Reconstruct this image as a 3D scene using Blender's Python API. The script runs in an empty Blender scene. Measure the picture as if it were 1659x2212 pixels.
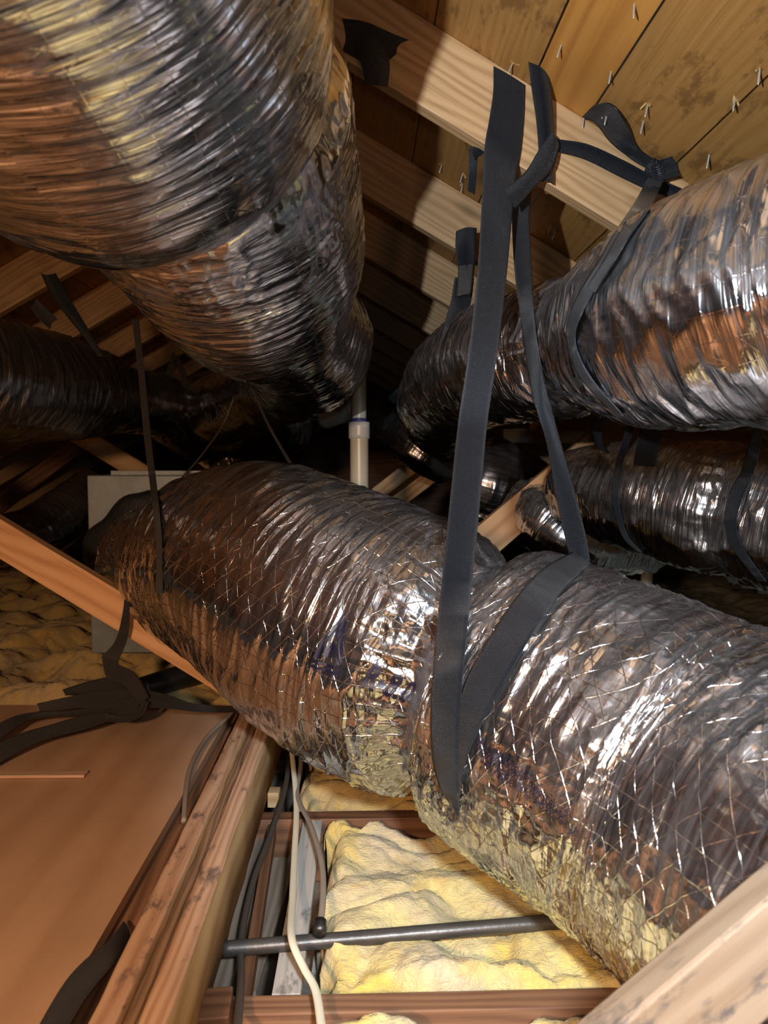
import bpy, bmesh, math, random
import numpy as np
from mathutils import Vector, Matrix
from mathutils.bvhtree import BVHTree

random.seed(7); RNG = np.random.RandomState(11)
S = bpy.context.scene; COL = S.collection

# ------------------------------------------------------------------ camera
FPX, CX, CY = 1600.0, 829.5, 1106.0
YAW, PIT = math.radians(1.6), math.radians(3.8)
CAM = Vector((0, 0, 0.77))
FW = Vector((math.sin(YAW)*math.cos(PIT), math.cos(YAW)*math.cos(PIT), -math.sin(PIT)))
RT = Vector((math.cos(YAW), -math.sin(YAW), 0)); UP = RT.cross(FW)
cd = bpy.data.cameras.new('camera'); co = bpy.data.objects.new('camera', cd); COL.objects.link(co)
cd.sensor_fit = 'VERTICAL'; cd.sensor_height = 36.0; cd.lens = 36.0*FPX/2212
cd.clip_start = 0.02
M = Matrix((RT, UP, -FW)).transposed().to_4x4(); M.translation = CAM
co.matrix_world = M
cd.dof.use_dof = True; cd.dof.focus_distance = 1.5; cd.dof.aperture_fstop = 6.5
S.camera = co

# ------------------------------------------------------------------ colour, world, lights
S.view_settings.view_transform = 'Standard'; S.view_settings.look = 'None'
S.view_settings.gamma = 1; S.view_settings.use_curve_mapping = False
S.view_settings.exposure = 0.0
cy = S.cycles
cy.max_bounces = 7; cy.diffuse_bounces = 3; cy.glossy_bounces = 5
cy.caustics_reflective = False; cy.caustics_refractive = False; cy.sample_clamp_indirect = 4.0
cy.use_denoising = True
W = bpy.data.worlds.new('world'); S.world = W; W.use_nodes = True
W.node_tree.nodes['Background'].inputs[0].default_value = (0.35, 0.3, 0.25, 1)
W.node_tree.nodes['Background'].inputs[1].default_value = 0.05

def lamp(name, kind, loc, power, color, radius, aim=None, cone=None, blend=0.15, size=None):
    d = bpy.data.lights.new(name, kind); d.energy = power; d.color = color
    if kind == 'AREA': d.shape = 'DISK'; d.size = size
    else: d.shadow_soft_size = radius
    if kind == 'SPOT': d.spot_size = math.radians(cone); d.spot_blend = blend
    o = bpy.data.objects.new(name, d); COL.objects.link(o); o.location = loc
    if aim is not None: o.rotation_euler = (Vector(aim)-Vector(loc)).to_track_quat('-Z', 'Y').to_euler()
    return o
COOL = (0.86, 0.93, 1.0); WARM = (1.0, 0.66, 0.40)
el = math.radians(40.5); az = math.radians(23)
FL = Vector((-0.25, 0.02, 0.90))
lamp('phone_flash', 'SPOT', FL, 96, COOL, 0.010, aim=FL+Vector((math.sin(az)*math.cos(el), math.cos(az)*math.cos(el), math.sin(el))), cone=88, blend=0.08)
lamp('headlamp', 'SPOT', (0.16, -0.10, 0.94), 135, COOL, 0.05, aim=(0.66, 1.3, 0.16), cone=74, blend=0.45)
lamp('cool_fill', 'POINT', (0.03, 0.0, 0.84), 4, COOL, 0.02)  # added dim cool fill at the camera, no source of its own there
lamp('warm_ply_fill', 'SPOT', (-0.50, -0.45, 0.95), 100, (1.0, 0.60, 0.34), 0.06, aim=(-.55, 1.5, -.1), cone=95, blend=0.7)  # added unseen warm spot for the plywood, aimed low to spare the roof
lamp('hatch_bulb', 'POINT', (0.42, -0.75, 0.32), 17, (1.0, 0.5, 0.24), 0.08)

# ------------------------------------------------------------------ pixel helpers
def P(px, py, d):
    px, py, d = float(px), float(py), float(d)
    return CAM + d*(FW + ((px-CX)/FPX)*RT - ((py-CY)/FPX)*UP)
def ray(px, py):
    px, py = float(px), float(py)
    return (FW + ((px-CX)/FPX)*RT - ((py-CY)/FPX)*UP)
def Pz(px, py, z):
    r = ray(px, py); return CAM + r*((z-CAM.z)/r.z)
def Py(px, py, y):
    r = ray(px, py); return CAM + r*(y/r.y)
def proj(v):
    q = np.asarray(v, float) - np.array(CAM)
    d = q @ np.array(FW)
    return CX+FPX*(q @ np.array(RT))/d, CY-FPX*(q @ np.array(UP))/d, d

# ------------------------------------------------------------------ tags
def tag(o, label=None, cat=None, group=None, kind=None):
    if label: o['label'] = label
    if cat: o['category'] = cat
    if group: o['group'] = group
    if kind: o['kind'] = kind
    return o
def empty(name, loc):
    o = bpy.data.objects.new(name, None); COL.objects.link(o); o.location = loc; return o
def link(name, me, mat, parent=None, smooth=True):
    o = bpy.data.objects.new(name, me); COL.objects.link(o)
    if mat is not None: me.materials.append(mat)
    if smooth: me.polygons.foreach_set('use_smooth', [True]*len(me.polygons))
    if parent is not None:
        o.parent = parent
        o.matrix_parent_inverse = Matrix.Translation(-parent.location)
    return o

# ------------------------------------------------------------------ numpy noise
PERM = RNG.permutation(512); GRAD = RNG.normal(size=(512, 3)); GRAD /= np.linalg.norm(GRAD, axis=1)[:, None]
def pnoise(x, y, z):
    xi = np.floor(x).astype(int); yi = np.floor(y).astype(int); zi = np.floor(z).astype(int)
    xf, yf, zf = x-xi, y-yi, z-zi
    fade = lambda t: t*t*t*(t*(t*6-15)+10)
    u, v, w = fade(xf), fade(yf), fade(zf)
    def g(i, j, k):
        h = PERM[(PERM[(PERM[(xi+i) & 511] + yi+j) & 511] + zi+k) & 511]
        G = GRAD[h]
        return G[..., 0]*(xf-i)+G[..., 1]*(yf-j)+G[..., 2]*(zf-k)
    l = lambda a, b, t: a+t*(b-a)
    return l(l(l(g(0,0,0), g(1,0,0), u), l(g(0,1,0), g(1,1,0), u), v),
             l(l(g(0,0,1), g(1,0,1), u), l(g(0,1,1), g(1,1,1), u), v), w)*1.6
def fbm(x, y, z, o=3):
    s = 0; a = 1.0
    for i in range(o):
        s = s + a*pnoise(x+17.3*i, y-9.1*i, z+4.7*i); x, y, z = x*2, y*2, z*2; a *= .5
    return s
def ridged(x, y, z): return 1-2*np.abs(pnoise(x, y, z))

# ------------------------------------------------------------------ materials
def newmat(name):
    m = bpy.data.materials.new(name); m.use_nodes = True
    nt = m.node_tree; b = nt.nodes['Principled BSDF']; return m, nt, b
class N:
    def __init__(s, nt): s.nt = nt
    def n(s, t, **k):
        x = s.nt.nodes.new(t)
        for a, v in k.items(): setattr(x, a, v)
        return x
    def set(s, sock, v):
        if isinstance(v, bpy.types.NodeSocket): s.nt.links.new(v, sock)
        elif v is not None: sock.default_value = v
    def math(s, op, a, b=None, c=None, clamp=False):
        x = s.n('ShaderNodeMath', operation=op, use_clamp=clamp); s.set(x.inputs[0], a)
        if b is not None: s.set(x.inputs[1], b)
        if c is not None: s.set(x.inputs[2], c)
        return x.outputs[0]
    def mapping(s, v, scale, loc=(0, 0, 0), rot=(0, 0, 0)):
        x = s.n('ShaderNodeMapping'); s.set(x.inputs[0], v); x.inputs[1].default_value = loc
        x.inputs[2].default_value = rot; x.inputs[3].default_value = scale; return x.outputs[0]
    def noise(s, v, scale=1, detail=3, rough=.5, dist=0):
        x = s.n('ShaderNodeTexNoise'); s.set(x.inputs['Vector'], v); x.inputs['Scale'].default_value = scale
        x.inputs['Detail'].default_value = detail; x.inputs['Roughness'].default_value = rough
        x.inputs['Distortion'].default_value = dist; return x.outputs[0]
    def vor(s, v, scale, feat='F1', rnd=1):
        x = s.n('ShaderNodeTexVoronoi', feature=feat); s.set(x.inputs['Vector'], v)
        x.inputs['Scale'].default_value = scale; x.inputs['Randomness'].default_value = rnd; return x
    def ramp(s, f, stops):
        x = s.n('ShaderNodeValToRGB'); s.set(x.inputs[0], f); e = x.color_ramp.elements
        while len(e) < len(stops): e.new(.5)
        for i, (p, c) in enumerate(stops): e[i].position = p; e[i].color = (*c, 1)
        return x.outputs[0]
    def mix(s, f, a, b, mode='MIX'):
        x = s.n('ShaderNodeMix', data_type='RGBA', blend_type=mode); s.set(x.inputs[0], f)
        s.set(x.inputs[6], a if isinstance(a, bpy.types.NodeSocket) else (*a, 1))
        s.set(x.inputs[7], b if isinstance(b, bpy.types.NodeSocket) else (*b, 1)); return x.outputs[2]
    def bump(s, h, strength=1, dist=.001, nrm=None):
        x = s.n('ShaderNodeBump'); s.set(x.inputs['Height'], h); x.inputs['Strength'].default_value = strength
        x.inputs['Distance'].default_value = dist
        if nrm is not None: s.set(x.inputs['Normal'], nrm)
        return x.outputs[0]
    def sep(s, v):
        x = s.n('ShaderNodeSeparateXYZ'); s.set(x.inputs[0], v); return x.outputs

def foil(name, scrim=1.0, crumple=1.0, ring=1.0, rough=.10, tint=(.73, .75, .79), dust=.07):
    m, nt, b = newmat(name); q = N(nt)
    uv = q.n('ShaderNodeTexCoord').outputs['UV']; X = q.sep(uv)
    u, v = X[0], X[1]
    # ring pleats: fine in u, long in v
    r1 = q.noise(q.mapping(uv, (62, 2.6, 1)), 1, 3, .5, .25)
    r2 = q.noise(q.mapping(uv, (230, 5, 1), loc=(3, 1, 0)), 1, 2, .5)
    wv = q.noise(q.mapping(uv, (14, 14, 1)), 1, 2, .5)
    warp = q.n('ShaderNodeVectorMath', operation='MULTIPLY_ADD')
    nz = q.n('ShaderNodeTexNoise'); q.set(nz.inputs['Vector'], uv); nz.inputs['Scale'].default_value = 22; nz.inputs['Detail'].default_value = 2
    q.set(warp.inputs[0], nz.outputs[1]); warp.inputs[1].default_value = (.03, .03, 0); q.set(warp.inputs[2], uv)
    c1 = q.vor(q.mapping(warp.outputs[0], (62, 26, 1)), 1).outputs[0]
    c2 = q.vor(q.mapping(warp.outputs[0], (120, 80, 1), loc=(5, 2, 0)), 1).outputs[0]
    at = q.n('ShaderNodeAttribute'); at.attribute_name = 'crump'
    mask = q.math('MULTIPLY', at.outputs['Fac'], q.math('MULTIPLY', q.math('SUBTRACT', q.noise(q.mapping(uv, (8, 6, 1)), 1, 2), .36, clamp=True), 4.0, clamp=True), clamp=True)
    h = q.math('MULTIPLY', r1, .0050*ring)
    h = q.math('MULTIPLY_ADD', r2, .0012*ring, h)
    cc = q.math('MULTIPLY_ADD', c2, .28, c1)
    cm = q.math('MULTIPLY', cc, q.math('MULTIPLY_ADD', mask, .0034*crumple, .0004*crumple))
    h = q.math('ADD', h, cm)
    # scrim: lengthwise yarns and two diagonals
    line = None
    for (a, c, per) in ((0, 1, .030), (.816, .578, .030), (.816, -.578, .030)):
        t = q.math('ADD', q.math('MULTIPLY', u, a/per), q.math('MULTIPLY', v, c/per))
        f = q.math('ABSOLUTE', q.math('SUBTRACT', q.math('FRACT', t), .5))
        g = q.math('SUBTRACT', 1, q.math('MULTIPLY', f, 1/.024), clamp=True)
        line = g if line is None else q.math('MAXIMUM', line, g)
    h = q.math('MULTIPLY_ADD', line, .0005*scrim, h)
    nrm = q.bump(h, 1.0, 1.0)
    nt.links.new(nrm, b.inputs['Normal'])
    # dust settled on upward-facing skin, streaky along the pleats
    nz = q.sep(q.n('ShaderNodeNewGeometry').outputs['Normal'])[2]
    dn = q.noise(q.mapping(uv, (120, 5, 1), loc=(2, 7, 0)), 1, 4, .65)
    up = q.math('MULTIPLY_ADD', nz, .9, .25, clamp=True)
    dm = q.math('MULTIPLY', q.math('MULTIPLY', q.math('SUBTRACT', dn, .30, clamp=True), dust*5, clamp=True), up, clamp=True)
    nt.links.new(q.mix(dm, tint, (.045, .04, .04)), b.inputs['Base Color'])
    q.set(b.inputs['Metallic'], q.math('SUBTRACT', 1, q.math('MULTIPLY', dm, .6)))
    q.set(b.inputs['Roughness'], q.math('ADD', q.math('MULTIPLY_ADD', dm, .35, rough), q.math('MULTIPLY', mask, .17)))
    return m
FOIL = foil('foil_main', scrim=1, crumple=1.0, ring=.6)
FOIL_S = foil('foil_smooth', scrim=.2, crumple=.5, ring=1.3, rough=.14, dust=.15)
FOIL_N = foil('foil_near', scrim=.2, crumple=.45, ring=1.0, rough=.12)
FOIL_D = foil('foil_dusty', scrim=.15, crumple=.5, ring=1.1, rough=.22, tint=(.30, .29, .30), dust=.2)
FOIL_T = foil('foil_tape', scrim=0, crumple=1.6, ring=.1, rough=.12, tint=(.92, .92, .92), dust=0)

def wood(name, lo, mid, hi, gs=1.0, rw=.45, rough=.62, bump=.0006, knots=0, stain=0, stainc=(.05, .05, .055)):
    m, nt, b = newmat(name); q = N(nt)
    oc = q.n('ShaderNodeTexCoord').outputs['Object']
    inf = q.n('ShaderNodeObjectInfo').outputs['Random']
    off = q.n('ShaderNodeVectorMath', operation='ADD'); q.set(off.inputs[0], oc)
    cmb = q.n('ShaderNodeCombineXYZ')
    for i, kk in enumerate((31.0, 3.1, 1.7)): q.set(cmb.inputs[i], q.math('MULTIPLY', inf, kk))
    q.set(off.inputs[1], cmb.outputs[0]); v = off.outputs[0]
    big = q.noise(q.mapping(v, (1.3*gs, 9*gs, 9*gs)), 1, 2, .5)
    X = q.sep(v)
    rings = q.math('ADD', q.math('MULTIPLY', q.math('ADD', X[1], q.math('MULTIPLY', X[2], .8)), 90*gs), q.math('MULTIPLY', big, 9))
    rings = q.math('MULTIPLY_ADD', q.math('SINE', q.math('MULTIPLY', rings, 3.1)), .5, .5)
    fine = q.noise(q.mapping(v, (5*gs, 260*gs, 260*gs)), 1, 3, .6)
    f = q.math('ADD', q.math('MULTIPLY', rings, rw), q.math('MULTIPLY', fine, 1-rw))
    f = q.math('ADD', q.math('MULTIPLY', f, .7), .15)
    col = q.ramp(f, [(.18, lo), (.5, mid), (.85, hi)])
    patch = q.noise(q.mapping(v, (2.2, 5, 5), loc=(9, 0, 0)), 1, 3, .6)
    col = q.mix(q.math('MULTIPLY', q.math('SUBTRACT', patch, .4, clamp=True), 1.4, clamp=True), col, tuple(c*.55 for c in mid))
    if knots:
        kv = q.vor(q.mapping(v, (2.2, 7, 7)), 1).outputs[0]
        km = q.math('SUBTRACT', 1, q.math('MULTIPLY', kv, 6.5), clamp=True)
        col = q.mix(km, col, tuple(c*.25 for c in lo))
    if stain:
        sn = q.noise(q.mapping(v, (7, 16, 16), loc=(4, 4, 4)), 1, 5, .7)
        sm = q.math('MULTIPLY', q.math('SUBTRACT', sn, 1-.42*1.0-(.05*stain), clamp=True), 12, clamp=True)
        col = q.mix(q.math('MULTIPLY', sm, .75), col, stainc)
    nt.links.new(col, b.inputs['Base Color']); b.inputs['Roughness'].default_value = rough
    nt.links.new(q.bump(f, 1, bump), b.inputs['Normal'])
    return m
RAFTER = wood('wood_rafter', (.28, .155, .065), (.56, .345, .165), (.68, .46, .25), knots=1, gs=1.5, rw=.4)
DECK_B = wood('wood_deck_brown', (.22, .10, .022), (.37, .185, .048), (.44, .25, .08), gs=1.1, rw=.18, knots=1, stain=.75, stainc=(.15, .07, .018))
DECK_O = wood('wood_deck_orange', (.28, .10, .018), (.52, .23, .045), (.58, .29, .07), gs=.6, rw=.35, knots=1)
BEAM = wood('wood_beam', (.34, .17, .09), (.66, .41, .26), (.76, .53, .36), gs=1.3, bump=.0025, stain=.2)
BEAM_SIDE = wood('wood_beam_side', (.34, .18, .07), (.62, .40, .19), (.70, .50, .27), gs=.6, knots=1)
BRACE = wood('wood_brace', (.42, .20, .085), (.66, .37, .18), (.75, .47, .26), gs=.8, knots=1)
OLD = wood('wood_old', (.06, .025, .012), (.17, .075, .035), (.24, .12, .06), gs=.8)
GREY = wood('wood_grey', (.24, .22, .19), (.48, .46, .42), (.58, .56, .52), gs=.9, rw=.15, stain=.5, stainc=(.13, .12, .11))
GREYB = wood('wood_greybrown', (.13, .10, .075), (.26, .21, .16), (.36, .30, .24), gs=1)
PALE = wood('wood_pale', (.19, .125, .075), (.29, .21, .14), (.34, .26, .18), gs=.9, stain=.7)
FILLW = wood('wood_splintered', (.10, .055, .03), (.30, .18, .10), (.46, .30, .18), gs=2.0, bump=.004)
JOISTM = wood('wood_joist', (.09, .04, .022), (.25, .125, .065), (.36, .20, .11), gs=1.1)
PLY = wood('plywood', (.52, .31, .18), (.62, .39, .24), (.68, .44, .28), gs=.16, bump=.0002, rough=.6)
LATHW = wood('wood_lath', (.50, .30, .20), (.68, .46, .33), (.74, .54, .40), gs=2)

def plain(name, col, rough=.5, metal=0, bumpd=0, bs=200, var=0, sheen=0, coat=0):
    m, nt, b = newmat(name); q = N(nt)
    b.inputs['Roughness'].default_value = rough; b.inputs['Metallic'].default_value = metal
    b.inputs['Sheen Weight'].default_value = sheen; b.inputs['Coat Weight'].default_value = coat
    oc = q.n('ShaderNodeTexCoord').outputs['Object']
    if var:
        n_ = q.noise(q.mapping(oc, (1, 1, 1)), 14, 4, .6)
        nt.links.new(q.mix(q.math('MULTIPLY', q.math('SUBTRACT', n_, .35, clamp=True), 2.2, clamp=True), col, tuple(c*(1-var) for c in col)), b.inputs['Base Color'])
    else: b.inputs['Base Color'].default_value = (*col, 1)
    if bumpd: nt.links.new(q.bump(q.noise(oc, bs, 3, .6), 1, bumpd), b.inputs['Normal'])
    return m
PVC = plain('pvc_pipe', (.70, .64, .48), .3, var=.15)
PVCW = plain('pvc_fitting', (.74, .80, .78), .3)
PRIMER = plain('purple_primer', (.10, .07, .26), .35)
GALV = None
def galv():
    m, nt, b = newmat('galvanised'); q = N(nt)
    oc = q.n('ShaderNodeTexCoord').outputs['Object']
    n1 = q.noise(oc, 90, 4, .7); n2 = q.noise(oc, 6, 3, .6)
    c = q.mix(n1, (.20, .235, .25), (.36, .41, .43))
    nt.links.new(q.mix(q.math('MULTIPLY', q.math('SUBTRACT', n2, .5, clamp=True), 3, clamp=True), c, (.18, .18, .17)), b.inputs['Base Color'])
    b.inputs['Metallic'].default_value = .35; b.inputs['Roughness'].default_value = .5
    return m
GALV = galv()
MASTIC = plain('duct_mastic', (.018, .019, .021), .42, bumpd=.003, bs=40)
STEEL = plain('black_pipe', (.10, .095, .09), .38, metal=.5, bumpd=.0006, bs=90, var=.5)
CABW = plain('cable_white', (.72, .68, .52), .42, var=.12)
CABG = plain('cable_grey', (.30, .25, .20), .5, var=.2)
CABD = plain('cable_dark', (.07, .055, .045), .5)
CLAMP = plain('clamp_dark', (.05, .05, .05), .35, metal=.7)
NAILM = plain('nail_zinc', (.62, .62, .58), .35, metal=.5)
SPLIN = plain('wood_splinter', (.55, .34, .12), .7)
INK = plain('ink', (.008, .006, .02), .45)
TAPEB = plain('black_tape', (.018, .018, .02), .55, bumpd=.001, bs=60)
GYP = plain('gypsum_dusty', (.20, .17, .14), .9, bumpd=.002, bs=60, var=.6)
DRYK = plain('dark_wall', (.05, .035, .025), .9, var=.4)

def webbing(name, col=(.028, .033, .040), spec=.5, rough=.42):
    m, nt, b = newmat(name); q = N(nt)
    X = q.sep(q.n('ShaderNodeTexCoord').outputs['UV'])
    # woven ribs: u along, v across (metres)
    iu = q.math('MULTIPLY', X[0], 1/.0026); iv = q.math('MULTIPLY', X[1], 1/.0022)
    alt = q.math('MULTIPLY', q.math('FLOORED_MODULO', q.math('FLOOR', iv), 2), .5)
    hu = q.math('ABSOLUTE', q.math('SINE', q.math('MULTIPLY', q.math('ADD', iu, alt), math.pi)))
    hv = q.math('ABSOLUTE', q.math('SINE', q.math('MULTIPLY', iv, math.pi)))
    h = q.math('MULTIPLY', hu, q.math('POWER', hv, .6))
    nt.links.new(q.bump(h, 1, .0013), b.inputs['Normal'])
    nt.links.new(q.mix(h, tuple(c*.35 for c in col), tuple(c*1.35 for c in col)), b.inputs['Base Color'])
    b.inputs['Roughness'].default_value = rough; b.inputs['Specular IOR Level'].default_value = spec
    b.inputs['Sheen Weight'].default_value = .08; b.inputs['Sheen Roughness'].default_value = .4
    return m
WEB = webbing('webbing_black', col=(.008, .012, .019), spec=.38, rough=.27)
WEBD = webbing('webbing_dusty', col=(.035, .032, .031), spec=.3, rough=.6)

def batt_mat(name, c1, c2, c3, c4=(.30, .17, .07)):
    m, nt, b = newmat(name); q = N(nt)
    oc = q.n('ShaderNodeTexCoord').outputs['Object']
    n1 = q.noise(oc, 5.5, 4, .6, .8); n2 = q.noise(q.mapping(oc, (1, 1, 1), loc=(3, 3, 3)), 12, 4, .65, .5)
    c = q.ramp(n1, [(.32, c1), (.5, c2), (.66, c3)])
    c = q.mix(q.math('MULTIPLY', q.math('SUBTRACT', n2, .56, clamp=True), 5, clamp=True), c, c4)
    nt.links.new(c, b.inputs['Base Color']); b.inputs['Roughness'].default_value = .95
    b.inputs['Sheen Weight'].default_value = .3
    f = q.math('ADD', q.noise(oc, 45, 5, .7, 1.0), q.math('MULTIPLY', q.noise(q.mapping(oc, (60, 400, 400)), 1, 3, .6), .3))
    nt.links.new(q.bump(f, 1, .008), b.inputs['Normal'])
    return m
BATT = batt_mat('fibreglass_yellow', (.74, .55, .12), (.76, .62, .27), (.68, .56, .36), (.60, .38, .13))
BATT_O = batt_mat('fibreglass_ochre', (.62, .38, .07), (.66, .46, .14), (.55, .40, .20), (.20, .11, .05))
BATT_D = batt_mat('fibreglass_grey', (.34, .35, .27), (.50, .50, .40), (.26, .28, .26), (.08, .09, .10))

# ------------------------------------------------------------------ mesh builders
def grid_mesh(name, V, UV, closed_v=False):
    """V: (n,m,3), UV: (n,m+1 or m,2)"""
    n, m = V.shape[:2]
    me = bpy.data.meshes.new(name); me.vertices.add(n*m)
    me.vertices.foreach_set('co', V.reshape(-1).astype(np.float32))
    mm = m if closed_v else m-1
    I, J = np.meshgrid(np.arange(n-1), np.arange(mm), indexing='ij'); J2 = (J+1) % m
    F = np.stack([I*m+J, (I+1)*m+J, (I+1)*m+J2, I*m+J2], -1).reshape(-1, 4)
    nf = len(F); me.loops.add(nf*4); me.polygons.add(nf)
    me.loops.foreach_set('vertex_index', F.reshape(-1).astype(np.int32))
    me.polygons.foreach_set('loop_start', np.arange(0, nf*4, 4, dtype=np.int32))
    me.polygons.foreach_set('loop_total', np.full(nf, 4, dtype=np.int32))
    ul = me.uv_layers.new(name='UVMap')
    Jn = J+1
    uvs = np.stack([UV[I, J], UV[I+1, J], UV[I+1, Jn], UV[I, Jn]], -2).reshape(-1)
    ul.data.foreach_set('uv', uvs.astype(np.float32))
    me.update(); me.validate(); return me

def catmull(pts, n):
    pts = np.asarray(pts, float); k = len(pts)
    ext = np.vstack([2*pts[0]-pts[1], pts, 2*pts[-1]-pts[-2]])
    t = np.linspace(0, k-1-1e-9, n); i = np.floor(t).astype(int); f = (t-i)[:, None]
    p0, p1, p2, p3 = ext[i], ext[i+1], ext[i+2], ext[i+3]
    return .5*(2*p1+(p2-p0)*f+(2*p0-5*p1+4*p2-p3)*f**2+(3*p1-p0-3*p2+p3)*f**3)
def resample(C, ds):
    L = np.r_[0, np.cumsum(np.linalg.norm(np.diff(C[:, :3], axis=0), axis=1))]
    s = np.linspace(0, L[-1], max(3, int(L[-1]/ds)))
    return np.stack([np.interp(s, L, C[:, k]) for k in range(C.shape[1])], 1), s
def frames(C, ref=(0, 0, -1)):
    T = np.gradient(C, axis=0); T /= np.linalg.norm(T, axis=1)[:, None]
    A = np.zeros_like(C); a = np.array(ref, float); a -= T[0]*(a@T[0]); a /= np.linalg.norm(a); A[0] = a
    for i in range(1, len(C)):
        a = A[i-1]-T[i]*(A[i-1]@T[i]); A[i] = a/np.linalg.norm(a)
    return T, A, np.cross(T, A)

def make_duct(name, pts, mat, pin=(), nth=320, ds=.005, ring=.005, crum=.002, big=.008, seed=0., parent=None, pleat=.006, cw=None, rf=26):
    """pts: world centre + radius rows. pin: (pixel x, pixel y, depth fraction, width)"""
    C = catmull(pts, 400); Cs, s = resample(C, ds)
    c, r = Cs[:, :3], Cs[:, 3]; T, A, B = frames(c)
    if len(pin):
        px, py, _ = proj(c); r = r.copy()
    us = s[:, None]; th = np.linspace(0, 2*math.pi, nth, endpoint=False)[None, :]
    ct, st = np.cos(th), np.sin(th); rm = r.mean()
    U = us+0*th; k = rm*1.0
    X = U+seed
    d = big*fbm(X*4, ct*1.6+0*U, st*1.6+0*U, 2)
    Xw = X+.018*pnoise(X*5, ct*2+0*U, st*2+0*U)
    d = d+ring*(ridged(Xw*rf, ct*1.3+0*U, st*1.3+0*U)**2-.4)
    d = d+ring*.55*ridged(Xw*rf*2.4, ct*2.0+0*U+9, st*2.0+0*U)
    pinf = np.zeros_like(s)
    if len(pin):
        for (qx, qy, dep, w) in pin:
            i0 = np.argmin((px-qx)**2+(py-qy)**2+1e9*(proj(c)[2] < .1)); g = np.exp(-((s-s[i0])/w)**2)
            r = r*(1-dep*g); pinf = np.maximum(pinf, np.exp(-((s-s[i0])/(w*1.7))**2))
    base = np.zeros_like(s)+.12 if cw is None else cw(s, c)
    cr = np.clip(np.maximum(base, pinf), 0, 1)
    msk = np.clip(pnoise(X*6, ct*4+0*U+5, st*4+0*U)*1.5+.5, 0, 1)*cr[:, None]
    d = d+crum*(ridged(X*30+5, ct*k*42+0*U, st*k*42+0*U)*msk+.6*ridged(X*70, ct*k*80+0*U, st*k*80+0*U)*msk)
    d = d+pleat*pinf[:, None]*ridged(X*9, ct*rm*26+0*U, st*rm*26+0*U)
    R = r[:, None]+d
    V = c[:, None, :]+R[..., None]*(ct[..., None]*A[:, None, :]+st[..., None]*B[:, None, :])
    uv = np.zeros((len(s), nth+1, 2)); uv[..., 0] = us+seed
    uv[..., 1] = np.linspace(0, 1, nth+1)[None, :]*round(2*math.pi*rm/.030)*.030
    me = grid_mesh(name, V, uv, True)
    o = link(name, me, mat, parent)
    if me.polygons[0].normal.dot(Vector(V[0, 0]-c[0])) < 0: me.flip_normals()
    at = me.attributes.new('crump', 'FLOAT', 'POINT'); at.data.foreach_set('value', np.repeat(cr, nth).astype(np.float32))
    info = dict(V=V, c=c, r=r, A=A, B=B, s=s, th=th[0], o=o, T=T)
    st_ = 2
    vs = V[::st_, ::st_]; n_, m_ = vs.shape[:2]
    I, J = np.meshgrid(np.arange(n_-1), np.arange(m_), indexing='ij')
    Fq = np.stack([I*m_+J, (I+1)*m_+J, (I+1)*m_+(J+1) % m_, I*m_+(J+1) % m_], -1).reshape(-1, 4)
    info['bvh'] = BVHTree.FromPolygons([Vector(x) for x in vs.reshape(-1, 3)], Fq.tolist())
    return info
def hit(info, px, py, off=.004):
    r = ray(px, py).normalized(); h = info['bvh'].ray_cast(CAM, r)
    if h[0] is None: return None
    return h[0]-r*off
def smooth_pt(info, u, th, off):
    """point on the duct skin at arc length u, angle th, lifted by off"""
    s = info['s']; V = info['V']; m = V.shape[1]
    fu = np.clip(np.interp(u, s, np.arange(len(s))), 0, len(s)-1.001); ft = (th % (2*math.pi))/(2*math.pi)*m
    i = np.floor(fu).astype(int); a = (fu-i)[:, None]; j = np.floor(ft).astype(int) % m; b = (ft-np.floor(ft))[:, None]; j2 = (j+1) % m
    p = (V[i, j]*(1-b)+V[i, j2]*b)*(1-a)+(V[i+1, j]*(1-b)+V[i+1, j2]*b)*a
    cc = info['c'][i]*(1-a)+info['c'][i+1]*a; n = p-cc; n /= np.linalg.norm(n, axis=1)[:, None]
    return p+n*off
def find_uv(info, px, py, smin=-1):
    V = info['V']; x, y, d = proj(V.reshape(-1, 3)); c = np.repeat(info['c'], V.shape[1], 0)
    face = np.einsum('ij,ij->i', V.reshape(-1, 3)-c, V.reshape(-1, 3)-np.array(CAM)) < 0
    e = (x-px)**2+(y-py)**2+1e9*(~face)+1e9*(d < .1)+1e9*np.repeat(info['s'] < smin, V.shape[1]); k = int(np.argmin(e))
    return info['s'][k//V.shape[1]], info['th'][k % V.shape[1]]

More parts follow.
